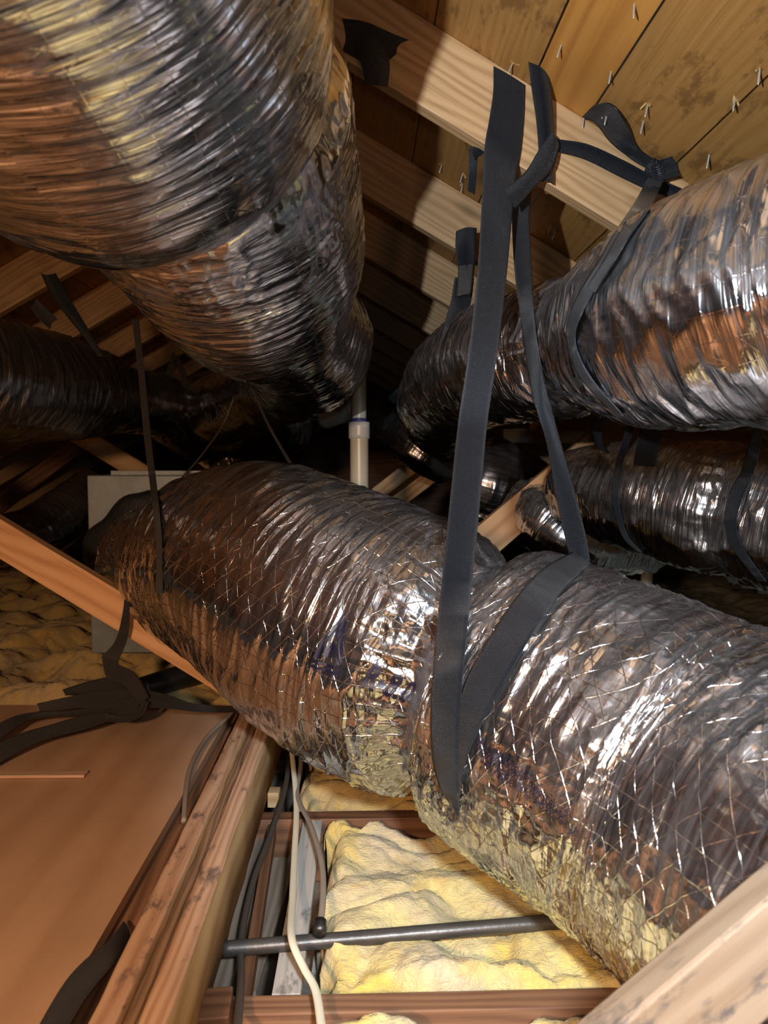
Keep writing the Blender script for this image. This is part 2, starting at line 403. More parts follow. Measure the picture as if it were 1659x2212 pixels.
def ribbon_pts(name, L, R, mat, parent=None, thick=.0018, n=None, wob=.0):
    """flat webbing between two edge curves given as world points"""
    L = np.array([list(p) for p in L], float); R = np.array([list(p) for p in R], float)
    k = n or max(40, len(L)*14)
    CL, CR = catmull(L, k), catmull(R, k)
    mid = (CL+CR)/2; u = np.r_[0, np.cumsum(np.linalg.norm(np.diff(mid, axis=0), axis=1))]
    w = float(np.mean(np.linalg.norm(CL-CR, axis=1))); w = max(w, .02)
    T = np.gradient(mid, axis=0); T /= (np.linalg.norm(T, axis=1)[:, None]+1e-9)
    D = CR-CL; Nn = np.cross(T, D); Nn /= (np.linalg.norm(Nn, axis=1)[:, None]+1e-9)
    for i in range(1, k):
        if Nn[i]@Nn[i-1] < 0: Nn[i] *= -1
    m = 9; f = np.linspace(0, 1, m)
    top = CL[:, None]*(1-f)[None, :, None]+CR[:, None]*f[None, :, None]
    if wob: top = top+Nn[:, None]*(wob*np.sin(f*math.pi)[None, :]*1.0)[..., None]
    a = top+Nn[:, None]*thick/2; b = (top-Nn[:, None]*thick/2)[:, ::-1]
    V = np.concatenate([a, b], 1)
    uv = np.zeros((k, 2*m+1, 2)); uv[..., 0] = u[:, None]
    uv[:, :m, 1] = f*w; uv[:, m:2*m, 1] = f[::-1]*w; uv[:, 2*m, 1] = 0
    me = grid_mesh(name, V, uv, True)
    return link(name, me, mat, parent)
def ribbon(name, Lp, Rp, mat, parent=None, **k):
    return ribbon_pts(name, [P(*p) for p in Lp], [P(*p) for p in Rp], mat, parent, **k)
def edge_on(info, pts, n, off=.004, dfall=1.4):
    """pixel polyline -> points lying on a duct where a ray finds it"""
    C = catmull(np.array(pts, float), n); out = []
    last = None
    for x, y in C:
        h = hit(info, x, y, off)
        out.append(h)
    ok = [i for i, h in enumerate(out) if h is not None]
    for i, h in enumerate(out):
        if h is None:
            j = min(ok, key=lambda t: abs(t-i)); d = (out[j]-CAM).dot(FW); out[i] = P(C[i][0], C[i][1], d)
    D = np.array([(h-CAM).dot(FW) for h in out]); 
    pad = np.r_[[D[0]]*3, D, [D[-1]]*3]
    D = np.array([min(pad[i+1:i+6].mean(), pad[i+3]) for i in range(len(D))])
    return [P(C[i][0], C[i][1], D[i]) for i in range(n)]

def over(info, pts, off=.006, n=60):
    """3-D polyline (px,py,depth) kept in front of a duct"""
    C = catmull(np.array(pts, float), n); D = []
    for x, y, d in C:
        h = hit(info, x, y, 0); D.append(min(d, (h-CAM).dot(FW)-off) if h is not None else d)
    D = np.array(D); D2 = np.array([D[max(0, i-2):i+3].min() for i in range(n)])
    D3 = np.convolve(np.r_[[D2[0]]*3, D2, [D2[-1]]*3], np.ones(7)/7, 'valid')
    return [P(C[i][0], C[i][1], D3[i]) for i in range(n)]

def tube(name, pts, r, mat, parent=None, nth=14, ds=.01, caps=True, flat=1.0, wob=0):
    pts = [list(p)+[r] if len(p) == 3 else list(p) for p in pts]
    C = catmull(pts, max(60, 20*len(pts))) if len(pts) > 2 else np.linspace(pts[0], pts[1], 60)
    Cs, s = resample(C, ds); c, rr = Cs[:, :3], Cs[:, 3]; T, A, B = frames(c, (0.1, 0.2, 1))
    th = np.linspace(0, 2*math.pi, nth, endpoint=False)
    V = c[:, None, :]+rr[:, None, None]*(np.cos(th)[None, :, None]*A[:, None, :]*flat+np.sin(th)[None, :, None]*B[:, None, :])
    if caps:
        V = np.concatenate([c[:1, None].repeat(nth, 1), V, c[-1:, None].repeat(nth, 1)], 0)
        s = np.r_[s[0], s, s[-1]]
    uv = np.zeros((len(s), nth+1, 2)); uv[..., 0] = s[:, None]; uv[..., 1] = np.linspace(0, 2*math.pi*r, nth+1)
    return link(name, grid_mesh(name, V, uv, True), mat, parent)

def beam(name, a, b, w, h, mat, side=(0, 1, 0), bev=.002, parent=None, seg=1, warp=0):
    """timber from a to b (axis); w = size along 'side', h = the other way"""
    a, b = Vector(a), Vector(b); x = (b-a).normalized(); y = Vector(side); y = (y-x*y.dot(x)).normalized(); z = x.cross(y)
    L = (b-a).length; bm = bmesh.new()
    bmesh.ops.create_cube(bm, size=1, matrix=Matrix.Diagonal((L, w, h, 1)))
    if bev: bmesh.ops.bevel(bm, geom=bm.edges[:], offset=bev, segments=2, affect='EDGES', profile=.5)
    me = bpy.data.meshes.new(name); bm.to_mesh(me); bm.free()
    o = bpy.data.objects.new(name, me); COL.objects.link(o); me.materials.append(mat)
    R3 = Matrix((x, y, z)).transposed().to_4x4(); R3.translation = (a+b)/2
    if parent is not None: o.parent = parent; o.matrix_parent_inverse = Matrix.Translation(-parent.location)
    o.matrix_basis = R3
    return o

# ================================================================== STRUCTURE
T30 = math.tan(math.radians(30)); C30 = math.cos(math.radians(30)); S30 = .5
ZA = 1.51; XR = -.5; ZR = ZA-T30*XR
def roof_right(X, off=0):   # underside plane of the rafters; off = distance above it
    return ZA-T30*X+off/C30
def roof_left(X, off=0): return ZR+T30*(X-XR)+off/C30
# roof boards running along the ridge
edges_r = [-.5, -.34, -.18, -.02, .14, .325, .433, .595, .76, .93, 1.1, 1.28, 1.46, 1.64, 1.82, 2.0, 2.2, 2.5]
for i in range(len(edges_r)-1):
    x0, x1 = edges_r[i]+.0015, edges_r[i+1]-.0015; xm = (x0+x1)/2
    zc = roof_right(xm, .14+.010)
    m_ = DECK_O if i in (5, 8, 11, 14, 2) else DECK_B
    o = beam('ceiling_board', (xm, -2.2, zc), (xm, 7.0, zc), (x1-x0)/C30, .02, m_, side=(C30, 0, -S30), bev=.001)
    tag(o, kind='structure')
for i in range(16):
    x0 = XR-.18*i-.0015; x1 = x0-.177; xm = (x0+x1)/2; zc = roof_left(xm, .15)
    o = beam('ceiling_board', (xm, -2.2, zc), (xm, 7.0, zc), (x0-x1)/C30, .02, (DECK_O, DECK_B, DECK_B)[i % 3], side=(C30, 0, S30), bev=.001)
    tag(o, kind='structure')
# gable walls, floor lining
def quad(name, pts, mat, kind='structure'):
    me = bpy.data.meshes.new(name); me.from_pydata([tuple(p) for p in pts], [], [tuple(range(len(pts)))]); me.update()
    o = link(name, me, mat, smooth=False); tag(o, kind=kind); return o
def slab(name, x0, x1, y0, y1, z0, z1, mat):
    o = beam(name, ((x0), (y0+y1)/2, (z0+z1)/2), ((x1), (y0+y1)/2, (z0+z1)/2), y1-y0, z1-z0, mat, side=(0, 1, 0), bev=0)
    return tag(o, kind='structure')
DARKW = plain('unlit_attic_dark', (.045, .042, .042), .8, var=.4)  # dark colour stands in for the unlit attic behind the viewer, mirrored in the foil
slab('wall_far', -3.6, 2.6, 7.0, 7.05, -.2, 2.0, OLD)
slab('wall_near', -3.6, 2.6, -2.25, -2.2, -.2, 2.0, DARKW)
slab('floor', -3.6, 2.6, -2.2, 7.0, -.19, -.15, GYP)

# ------------------------------------------------------------------ rafters
RY = [.09-.61, .09, .70, 1.45, 2.09, 2.70, 3.32, 3.94, 4.56, 5.18, 5.8, 6.4]
rl = {3: 'pale roof rafter carrying the wide black strap and its knots, nearest of the right slope',
      4: 'right slope rafter just behind the one with the knotted straps',
      5: 'right slope rafter, second behind the knotted-strap rafter',
      6: 'right slope rafter, third behind the knotted-strap rafter',
      7: 'right slope rafter with a black strap looped under it above the far duct bend',
      8: 'distant right slope rafter behind the far black strap loop'}
for i, y in enumerate(RY):
    o = beam('roof_rafter', (XR+.01, y+.019, roof_right(XR+.01, .07)), (2.35, y+.019, roof_right(2.35, .07)), .038, .139, RAFTER)
    tag(o, rl.get(i, 'roof rafter of the right slope far back in the dark' if i > 8 else 'roof rafter of the right slope close above the viewer'), 'rafter', 'rafters of the right roof slope')
for i, y in enumerate(RY):
    o = beam('roof_rafter', (XR-.01, y+.12, roof_left(XR-.01, .07)), (-3.3, y+.12, roof_left(-3.3, .07)), .038, .139, RAFTER)
    tag(o, 'dim roof rafter of the left slope behind the big upper duct', 'rafter', 'rafters of the left roof slope')

# ------------------------------------------------------------------ floor framing
JY = [-.70, -.13, .433, 1.0, 1.567, 2.134, 2.7, 3.27, 3.84, 4.4]
jl = {3: 'brown ceiling joist at the lower edge of the photo, right of the doubled beam',
      4: 'dark ceiling joist crossing behind the white cables, under the duct'}
for i, y in enumerate(JY):
    tilt = .018 if i in (3, 4) else 0
    o = beam('ceiling_joist', (-3.3, y, -.07), (2.4, y+.02, -.07), .038, .14, OLD if i != 3 else JOISTM)
    tag(o, jl.get(i, 'ceiling joist buried under insulation beyond the duct'), 'joist', 'ceiling joists')

# doubled beam along Y (two planks on edge with a dark gap between)
bx = empty('doubled_beam', (-.27, 1.2, 0))
tag(bx, 'doubled timber beam on edge running away beside the plywood sheet', 'beam')
def longplank(name, xl, xr, z0, z1, y0, y1, mat, parent, seed, rough=.0):
    n = 200; ys = np.linspace(y0, y1, n)
    jl_ = np.interp(ys, ys, xl+rough*fbm(ys*9+seed, ys*0, ys*0, 3)); jr_ = xr+rough*fbm(ys*11+seed+40, ys*0, ys*0, 3)
    zt = z1+rough*.4*fbm(ys*7+seed+80, ys*0, ys*0, 2)
    e = .004
    V = np.stack([np.stack([jl_, ys, ys*0+z0], 1), np.stack([jl_, ys, zt-e], 1), np.stack([jl_+e, ys, zt], 1), np.stack([(jl_+jr_)/2, ys, zt-.0005], 1),
                  np.stack([jr_-e, ys, zt], 1), np.stack([jr_, ys, zt-e], 1), np.stack([jr_, ys, ys*0+z0], 1)], 1)
    # rotate local axis so grain runs along y: use object rotated 90 deg
    V2 = V.copy(); V2[..., 0], V2[..., 1] = V[..., 1], -V[..., 0]
    uv = np.zeros((n, 8, 2)); me = grid_mesh(name, V2, uv, True)
    o = link(name, me, mat, None, smooth=False)
    o.parent = parent; o.matrix_parent_inverse = Matrix.Translation(-parent.location)
    o.rotation_euler = (0, 0, math.pi/2)
    me.materials.append(BEAM_SIDE)
    for p_ in me.polygons:
        if abs(p_.normal.z) < .3: p_.material_index = 1
    return o
longplank('plank', -.313, -.279, 0, .140, -.9, 2.6, BEAM, bx, 0, .0015)
longplank('filler_strip', -.276, -.2595, 0, .133, -.9, 2.6, FILLW, bx, 5, .004)
longplank('plank', -.256, -.222, 0, .140, -.9, 2.6, BEAM, bx, 9, .0015)

# plywood sheet on the left
ply_pts = [(-2.6, -1.1), (-.405, -1.1), (-.358, 2.02), (-2.6, 2.10)]
bm = bmesh.new()
vt = [bm.verts.new((y, -x, z)) for z in (.082, .10) for (x, y) in ply_pts]
bm.faces.new(vt[:4][::-1]); bm.faces.new(vt[4:])
for i in range(4): bm.faces.new((vt[i], vt[(i+1) % 4], vt[4+(i+1) % 4], vt[4+i]))
bmesh.ops.recalc_face_normals(bm, faces=bm.faces)
me = bpy.data.meshes.new('plywood_sheet'); bm.to_mesh(me); bm.free()
o = link('plywood_sheet', me, PLY, smooth=False); o.rotation_euler = (0, 0, math.pi/2)
tag(o, 'smooth orange-tan plywood sheet laid as decking left of the doubled beam', 'plywood')
for y in (-.6, .6, 1.55):
    o = beam('wood_sleeper', (-2.5, y, .04), (-.42, y, .04), .05, .08, OLD); tag(o, 'wooden sleeper hidden under the plywood decking', 'sleeper', 'sleepers under the plywood')

o = beam('ledger_board', (-.345, -1.0, .045), (-.375, 2.1, .045), .05, .06, JOISTM, side=(1, 0, 0)); tag(o, 'reddish board down in the slot between plywood and doubled beam', 'board')
# thin ribbed lath on the plywood
a, b = Pz(-60, 1674, .105), Pz(186, 1672, .105)
o = beam('wood_lath', a, b, .024, .006, LATHW, side=(0, 1, 0), bev=.001); tag(o, 'short pale ribbed lath lying on the plywood sheet at the left edge', 'lath')

# ------------------------------------------------------------------ boards lying in the bay right of the beam
def lie(name, pa, pb, z, w, t, mat, label, cat='board', group=None):
    o = beam(name, Pz(*pa, z), Pz(*pb, z), w, t, mat, side=(1, 0, 0), bev=.0015); tag(o, label, cat, group); return o
lie('grey_board', (676, 1775), (618, 2160), -.012, .042, .018, GREY, 'whitewashed grey board under the long white cable, beside the insulation')
lie('grey_board', (575, 1785), (440, 2190), -.05, .055, .02, GREYB, 'dusty grey-brown board tight along the foot of the doubled beam')
lie('grey_board', (616, 1850), (520, 2150), -.09, .05, .012, GREYB, 'low grey board in the bay between the beam foot and whitewashed board')
lie('thin_batten', (590, 1780), (520, 2215), -.025, .018, .03, OLD, 'dark narrow batten standing between two grey boards')
o = beam('wood_block', Pz(430, 2212, .0), Pz(500, 2206, .0), .06, .06, OLD); tag(o, 'short dark wood block on the joist at the foot of the doubled beam', 'block')
o = beam('wood_block', Pz(580, 1722, .0), Pz(604, 1722, .0), .035, .035, BEAM_SIDE); tag(o, 'small yellow-tan wood block behind the dark joist near the beam', 'block')
# drywall scrap
o = beam('plaster_scrap', Pz(676, 2080, -.11), Pz(715, 2080, -.11), .09, .012, GREY, side=(0, 1, 0)); tag(o, 'pale triangular scrap beneath the black iron pipe', 'scrap')

# black iron pipe
pp = empty('iron_pipe', P(480, 2048, 1.20)); tag(pp, 'black iron pipe crossing low over the yellow insulation', 'pipe')
tube('pipe_run', [P(481, 2050, 1.17), P(760, 2028, 1.19), P(1100, 2000, 1.21), P(1500, 1970, 1.24)], .0118, STEEL, pp, nth=24)

# ------------------------------------------------------------------ insulation
def batt(name, x0, x1, y0, y1, z, amp, mat, label, seed, ds=.008, lump=.035, edge=.03, cat='insulation', group=None, fs=1.0):
    nx, ny = int((x1-x0)/ds), int((y1-y0)/ds)
    xs, ys = np.meshgrid(np.linspace(x0, x1, nx), np.linspace(y0, y1, ny), indexing='ij')
    h = lump*fbm(xs*4+seed, ys*4, 0*xs+seed, 2)
    wx = xs+.06*pnoise(xs*5+seed, ys*5, 0*xs+3); wy = ys+.06*pnoise(xs*5, ys*5+seed, 0*xs+8)
    bil = np.abs(pnoise(wx*6*fs+seed, wy*8*fs, 0*xs+1)); h = h+amp*(bil**.55)*1.1
    h = h+amp*.30*np.abs(pnoise(wx*17*fs, wy*21*fs+seed, 0*xs))**.6+amp*.12*np.abs(pnoise(wx*46, wy*52+seed, 0*xs))**.7+.0012*fbm(xs*90, ys*90, 0*xs, 2)
    e = np.minimum(np.minimum(xs-x0, x1-xs), np.minimum(ys-y0, y1-ys))+.022*fbm(xs*14+seed, ys*14, 0*xs, 2)
    f = np.clip(e/edge, 0, 1)**.35
    zz = z+h*f-(1-f)*.09
    ox = .02*pnoise(xs*7, ys*7+seed, 0*xs+6)*1; oy = .02*pnoise(xs*7+seed, ys*7, 0*xs+9)
    V = np.stack([xs+ox, ys+oy, zz], -1)
    # closed bottom skirt
    Vb = V.copy(); Vb[..., 2] = -.145
    uv = np.stack([xs, ys], -1)
    me = grid_mesh(name, V, uv, False)
    o = link(name, me, mat)
    if me.polygons[len(me.polygons)//2].normal.z < 0: me.flip_normals()
    tag(o, label, cat, group); return o
G = 'fibreglass batts between the joists'
batt('insulation_batt', -.075, 1.7, 1.025, 1.545, -.02, .035, BATT, 'bright yellow fibreglass batt crossed by the black iron pipe under the duct', 3, ds=.006, group=G)
batt('insulation_batt', -.12, 1.7, .46, .978, -.012, .03, BATT, 'yellow fibreglass batt at the bottom edge in front of the brown joist', 8, group=G)
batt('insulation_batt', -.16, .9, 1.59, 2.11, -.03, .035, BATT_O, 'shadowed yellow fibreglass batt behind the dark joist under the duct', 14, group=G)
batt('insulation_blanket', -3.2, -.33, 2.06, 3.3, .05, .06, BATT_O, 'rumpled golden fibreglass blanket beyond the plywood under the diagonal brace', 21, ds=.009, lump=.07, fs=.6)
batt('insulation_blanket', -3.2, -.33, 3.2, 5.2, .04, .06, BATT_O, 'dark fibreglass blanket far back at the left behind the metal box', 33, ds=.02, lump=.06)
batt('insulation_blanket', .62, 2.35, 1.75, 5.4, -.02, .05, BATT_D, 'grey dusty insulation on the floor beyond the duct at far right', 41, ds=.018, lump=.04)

# ================================================================== DUCTS
def row(px, py, d, r): return list(P(px, py, d))+[r]
def wrow(x, y, z, r): return [x, y, z, r]

# main duct -------------------------------------------------
MAIN_E = empty('flexible_duct', P(1105, 1485, 1.45)); 
tag(MAIN_E, 'largest silver foil flexible duct sagging across the middle, cinched by a wide black strap', 'duct')
main = make_duct('foil_jacket', [row(328, 1225, 2.56, .165), row(332, 1223, 2.42, .172), row(350, 1222, 2.28, .188), row(385, 1222, 2.13, .198), row(440, 1224, 2.0, .228), row(500, 1222, 1.89, .248), row(590, 1246, 1.76, .270),
                            row(730, 1330, 1.63, .284), row(871, 1400, 1.53, .284), row(985, 1445, 1.45, .268), row(1105, 1500, 1.38, .272),
                            row(1240, 1572, 1.28, .277), row(1400, 1655, 1.17, .270), row(1580, 1765, 1.06, .268), row(1900, 1975, .86, .27), row(2300, 2300, .7, .29)],
                 FOIL, pin=[(1015, 1460, .20, .045), (385, 1228, .07, .035)], nth=420, ds=.0045, ring=.0055, crum=.0030, big=.006, seed=1.3, pleat=.007, parent=MAIN_E,
                 cw=lambda s, c: .12+.75*np.clip((proj(c)[0]-1010)/120, 0, 1))

# upper-left duct -------------------------------------------
UL_E = empty('flexible_duct', (-.3, 1.0, 1.3)); tag(UL_E, 'blurry foil duct filling the upper left corner, closest to the viewer', 'duct')
zc = .77
ulA = make_duct('foil_jacket', [wrow(-.35, -1.2, zc+.68, .29), wrow(-.34, -.3, zc+.64, .29), wrow(-.33, .3, zc+.60, .288), wrow(-.322, .62, zc+.578, .285), row(205, 20, .87, .284), row(218, 58, .945, .278), row(240, 98, 1.01, .235), row(300, 150, 1.05, .205),
                  row(395, 235, 1.13, .248), row(450, 355, 1.26, .252), row(490, 450, 1.38, .247), row(533, 548, 1.50, .236), row(561, 616, 1.60, .214),
                  row(592, 662, 1.70, .185), row(618, 698, 1.79, .163), row(645, 728, 1.92, .175), row(657, 748, 2.06, .186), row(640, 785, 2.3, .17), row(560, 850, 2.8, .15), row(470, 885, 3.2, .15)],
                 FOIL_N, nth=380, ds=.0045, ring=.0032, crum=.003, big=.007, seed=7.1, parent=UL_E, rf=34,
                 cw=lambda s, c: .1+.9*np.exp(-((proj(c)[2]-1.22)/.16)**2)*(c[:, 1] > 0))

# upper-right duct ------------------------------------------
UR_E = empty('flexible_duct', P(1500, 690, 1.1)); tag(UR_E, 'wrinkled foil duct at the right edge hung just below the rafters', 'duct')
ur = make_duct('foil_jacket', [row(2050, 545, .80, .162), row(1800, 608, .90, .163), row(1620, 655, .99, .164), row(1480, 688, 1.12, .164), row(1380, 716, 1.27, .152), row(1290, 738, 1.42, .134), row(1220, 755, 1.57, .142),
                  row(1130, 772, 1.72, .148), row(1050, 794, 1.95, .152), row(985, 832, 2.25, .155), row(955, 880, 2.6, .15), row(960, 920, 3.0, .13)],
                FOIL_S, pin=[(1275, 742, .12, .045)], nth=340, ds=.0045, ring=.006, crum=.003, big=.006, seed=12.4, pleat=.005, parent=UR_E)

# lower-right duct ------------------------------------------
LR_E = empty('flexible_duct', P(1500, 1090, 1.9)); tag(LR_E, 'dull foil duct at the right edge below the higher one, held by two straps', 'duct')
lr = make_duct('foil_jacket', [row(1950, 1180, 1.55, .168), row(1760, 1145, 1.70, .168), row(1620, 1115, 1.82, .165), row(1500, 1092, 1.94, .166), row(1400, 1075, 2.05, .160), row(1320, 1060, 2.2, .145), row(1270, 1058, 2.36, .13), row(1245, 1075, 2.6, .11), row(1250, 1100, 2.9, .10)],
                FOIL_S, pin=[(1605, 1112, .10, .035), (1322, 1060, .08, .03)], nth=300, ds=.005, ring=.0045, crum=.002, seed=20.2, parent=LR_E)

# left dark duct --------------------------------------------
LD_E = empty('flexible_duct', P(100, 840, 2.2)); tag(LD_E, 'dark dusty foil duct entering from the left edge below the big upper duct', 'duct')
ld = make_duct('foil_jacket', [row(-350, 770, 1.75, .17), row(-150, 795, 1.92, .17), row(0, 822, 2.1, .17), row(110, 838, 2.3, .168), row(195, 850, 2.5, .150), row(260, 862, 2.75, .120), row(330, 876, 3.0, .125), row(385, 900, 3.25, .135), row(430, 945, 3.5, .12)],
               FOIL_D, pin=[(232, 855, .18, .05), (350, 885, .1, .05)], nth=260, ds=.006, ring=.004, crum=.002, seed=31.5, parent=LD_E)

def far_duct(name, rows, label, mat=FOIL_D, seed=0., **k):
    e = empty(name, P(rows[0][0], rows[0][1], rows[0][2])); tag(e, label, 'duct')
    return make_duct('foil_jacket', [row(*r) for r in rows], mat, nth=140, ds=.01, seed=seed, parent=e, **k)
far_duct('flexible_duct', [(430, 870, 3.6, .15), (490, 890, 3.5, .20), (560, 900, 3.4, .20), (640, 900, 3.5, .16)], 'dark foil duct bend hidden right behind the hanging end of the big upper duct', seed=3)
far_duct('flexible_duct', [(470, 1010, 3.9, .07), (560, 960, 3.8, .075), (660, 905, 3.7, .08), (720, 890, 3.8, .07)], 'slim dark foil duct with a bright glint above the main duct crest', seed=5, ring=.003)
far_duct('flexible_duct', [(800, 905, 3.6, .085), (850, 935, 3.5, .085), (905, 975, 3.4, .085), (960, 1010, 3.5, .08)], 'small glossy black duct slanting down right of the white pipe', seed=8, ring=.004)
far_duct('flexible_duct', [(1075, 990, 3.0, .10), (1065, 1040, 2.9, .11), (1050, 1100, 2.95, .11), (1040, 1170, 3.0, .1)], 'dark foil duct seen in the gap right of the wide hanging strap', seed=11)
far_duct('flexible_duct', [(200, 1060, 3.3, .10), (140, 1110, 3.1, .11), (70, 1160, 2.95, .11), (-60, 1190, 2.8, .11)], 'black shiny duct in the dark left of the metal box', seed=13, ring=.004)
far_duct('flexible_duct', [(1130, 1090, 2.7, .11), (1190, 1130, 2.6, .12), (1260, 1170, 2.6, .12), (1400, 1180, 2.9, .1)], 'foil duct tucked below the diagonal brace behind the narrower strap', mat=FOIL_S, seed=17)

# black mastic-coated tube low on the insulation
o = tube('mastic_tube', [P(305, 1490, 2.12), P(370, 1468, 2.2), P(450, 1447, 2.3), P(540, 1430, 2.4)], .035, MASTIC, nth=20); tag(o, 'black mastic-coated tube lying on the fibreglass below the metal box', 'tube')

# ------------------------------------------------------------------ metal plenum
pl = empty('metal_plenum', P(330, 1400, 2.6)); tag(pl, 'square galvanised metal box the largest duct plugs into', 'metal box')
fl = P(185, 1027, 2.45); w_, h_ = .52, .60
o = beam('box_body', fl+Vector((0, .16, -h_/2+.0)), fl+Vector((w_, .16, -h_/2+.0)), .30, h_, GALV, parent=pl, bev=.004)
o = beam('top_flange', fl+Vector((.08, .02, .008)), fl+Vector((w_+.02, .02, .008)), .03, .016, GALV, parent=pl, bev=.002)
# mastic collar around the take-off
cc = P(335, 1205, 2.44); ns = 90; th = np.linspace(0, 2*math.pi, ns, endpoint=False)
ro = .225+.035*np.array([pnoise(np.array([math.cos(t)*2.5+3]), np.array([math.sin(t)*2.5]), np.array([.5]))[0] for t in th])
rings_ = []
for (k_, yy) in ((1.0, 0.004), (.97, -.012), (.9, -.022), (.72, -.03)):
    rings_.append(np.stack([cc.x+ro*k_*np.cos(th), 0*th+cc.y+yy, cc.z+ro*k_*np.sin(th)], 1))
me = grid_mesh('mastic_collar', np.array(rings_), np.zeros((4, ns+1, 2)), True); link('mastic_collar', me, MASTIC, pl)

# ------------------------------------------------------------------ PVC pipes
pv = empty('pvc_pipe', P(776, 1060, 2.62)); tag(pv, 'upright cream plastic pipe with white coupling behind the big upper duct', 'pipe')
x0 = P(776, 950, 2.62)
tube('pipe_section', [(x0.x, x0.y, -.1), (x0.x, x0.y, P(776, 912, 2.62).z)], .0325, PVC, pv, nth=28)
tube('pipe_section', [(x0.x, x0.y, P(776, 912, 2.62).z), (x0.x, x0.y, P(776, 775, 2.62).z)], .0255, PVC, pv, nth=28)
tube('coupling', [(x0.x, x0.y, P(776, 948, 2.62).z), (x0.x, x0.y, P(776, 912, 2.62).z)], .0375, PVCW, pv, nth=28)
tube('primer_ring', [(x0.x, x0.y, P(776, 912, 2.62).z), (x0.x, x0.y, P(776, 904, 2.62).z)], .027, PRIMER, pv, nth=28)
x1 = P(1398, 1200, 2.9); o = tube('pvc_pipe', [(x1.x, x1.y, -.1), (x1.x, x1.y, .6)], .022, PVC, nth=20); tag(o, 'short pale upright pipe under the dull right-hand duct', 'pipe')
o = tube('pvc_elbow', [P(700, 905, 3.2), P(735, 893, 3.15), P(768, 880, 3.1)], .045, PVCW, nth=20); tag(o, 'grey-white plastic fitting peeking under the big upper duct end', 'fitting')
o = beam('grey_box', P(1085, 943, 3.1), P(1160, 940, 3.1), .06, .06, GREY); tag(o, 'small grey wooden stub in the dark between the two hanging straps', 'wood stub')

# ------------------------------------------------------------------ braces
o = beam('diagonal_brace', P(-260, 1000, 1.96), P(552, 1494, 1.84), .038, .089, BRACE, side=(0, 1, 0)); tag(o, 'orange-lit diagonal wood brace from the left edge down to the doubled beam', 'brace')
o = beam('diagonal_brace', P(1040, 1175, 2.55), P(1400, 870, 2.75), .038, .115, BRACE, side=(0, 1, 0)); tag(o, 'brown diagonal wood brace behind the narrower strap', 'brace')
o = beam('wall_purlin', P(1150, 915, 3.0), P(1900, 955, 2.3), .038, .14, OLD if False else BRACE, side=(0, 1, 0)); tag(o, 'reddish horizontal timber between the two right-hand ducts', 'timber')
o = beam('corner_brace', P(1200, 2340, .69)+Vector((0, 0, -.035)), P(1900, 1745, .69)+Vector((0, 0, -.035)), .038, .089, PALE, side=(0, 1, 0), bev=.004); tag(o, 'pale sawn timber in the lower right corner, close to the viewer', 'timber')
for a, b, l in (((812, 1068, 4.0), (945, 965, 4.0), 'thin far board slanting up behind the white pipe, upper of two'),
                ((850, 1090, 4.0), (990, 985, 4.0), 'thin far board slanting up behind the white pipe, lower of two')):
    o = beam('slanted_board', P(*a), P(*b), .03, .075, BEAM_SIDE, side=(0, 1, 0)); tag(o, l, 'board')
for a, b, l in (((120, 908, 3.4), (420, 1090, 3.4), 'greyish truss web behind the metal box top'),
                ((340, 917, 4.2), (990, 1380, 4.2), 'short grey web piece between dark duct and main duct crest'),
                ((-40, 1120, 3.9), (170, 960, 3.9), 'dark truss web at the left behind the black shiny duct')):
    o = beam('truss_web', P(*a), P(*b), .038, .085, BEAM_SIDE if a[0] > 0 else OLD, side=(0, 1, 0)); tag(o, l, 'truss web')

# ================================================================== STRAPS
HS = empty('hanging_strap', P(1100, 160, 1.43)); tag(HS, 'widest black webbing strap looped from the pale rafter round the largest duct', 'strap')
n = 70
def F(px, py, off=.006): return (px, py, (Py(px, py, 1.45-off)-CAM).dot(FW))
L_ = [F(1066, 143, .006), F(1065, 200, .007), F(1056, 262, .008), F(1046, 325, .012), (1040, 450, 1.375), (1030, 600, 1.355), (1012, 760, 1.325), (990, 910, 1.29), (975, 1050, 1.26), (960, 1200, 1.225), (945, 1350, 1.195)]
R_ = [F(1134, 184, .006), F(1132, 250, .007), F(1126, 320, .008), F(1117, 375, .012), (1106, 470, 1.375), (1094, 600, 1.355), (1075, 760, 1.325), (1053, 910, 1.29), (1040, 1050, 1.26), (1026, 1200, 1.225), (1010, 1350, 1.195)]
Lw = over(main, L_+[(938, 1420, 1.19), (932, 1500, 1.22), (930, 1570, 1.28), (936, 1650, 1.36), (955, 1710, 1.42), (985, 1752, 1.46)], .016, 240)
Rw = over(main, R_+[(1003, 1420, 1.19), (996, 1500, 1.22), (992, 1570, 1.28), (990, 1650, 1.36), (990, 1710, 1.42), (993, 1764, 1.46)], .016, 240)
ribbon_pts('front_run', Lw, Rw, WEB, HS, n=420, wob=.002)
Lb = edge_on(main, [(1236, 1192), (1165, 1235), (1105, 1305), (1050, 1390), (1010, 1465), (985, 1545), (975, 1620), (975, 1690), (984, 1750)], 60, .014)
Rb = edge_on(main, [(1276, 1216), (1218, 1272), (1160, 1355), (1108, 1440), (1062, 1520), (1028, 1590), (1004, 1650), (994, 1705), (992, 1762)], 60, .014)
ribbon_pts('wrapped_run', Lb, Rb, WEB, HS, n=300)
ribbon_pts('back_run', over(ur, [(1112, 395, 1.46), (1106, 470, 1.44), (1113, 600, 1.42), (1133, 745, 1.40), (1152, 860, 1.39), (1180, 955, 1.39), (1202, 1080, 1.39), (1228, 1192, 1.37), (1236, 1205, 1.36)]),
       over(ur, [(1150, 395, 1.46), (1144, 470, 1.44), (1150, 600, 1.42), (1156, 700, 1.40), (1172, 810, 1.39), (1196, 900, 1.39), (1232, 1030, 1.39), (1262, 1140, 1.37), (1275, 1212, 1.36)]), WEB, HS, wob=.003, n=200)
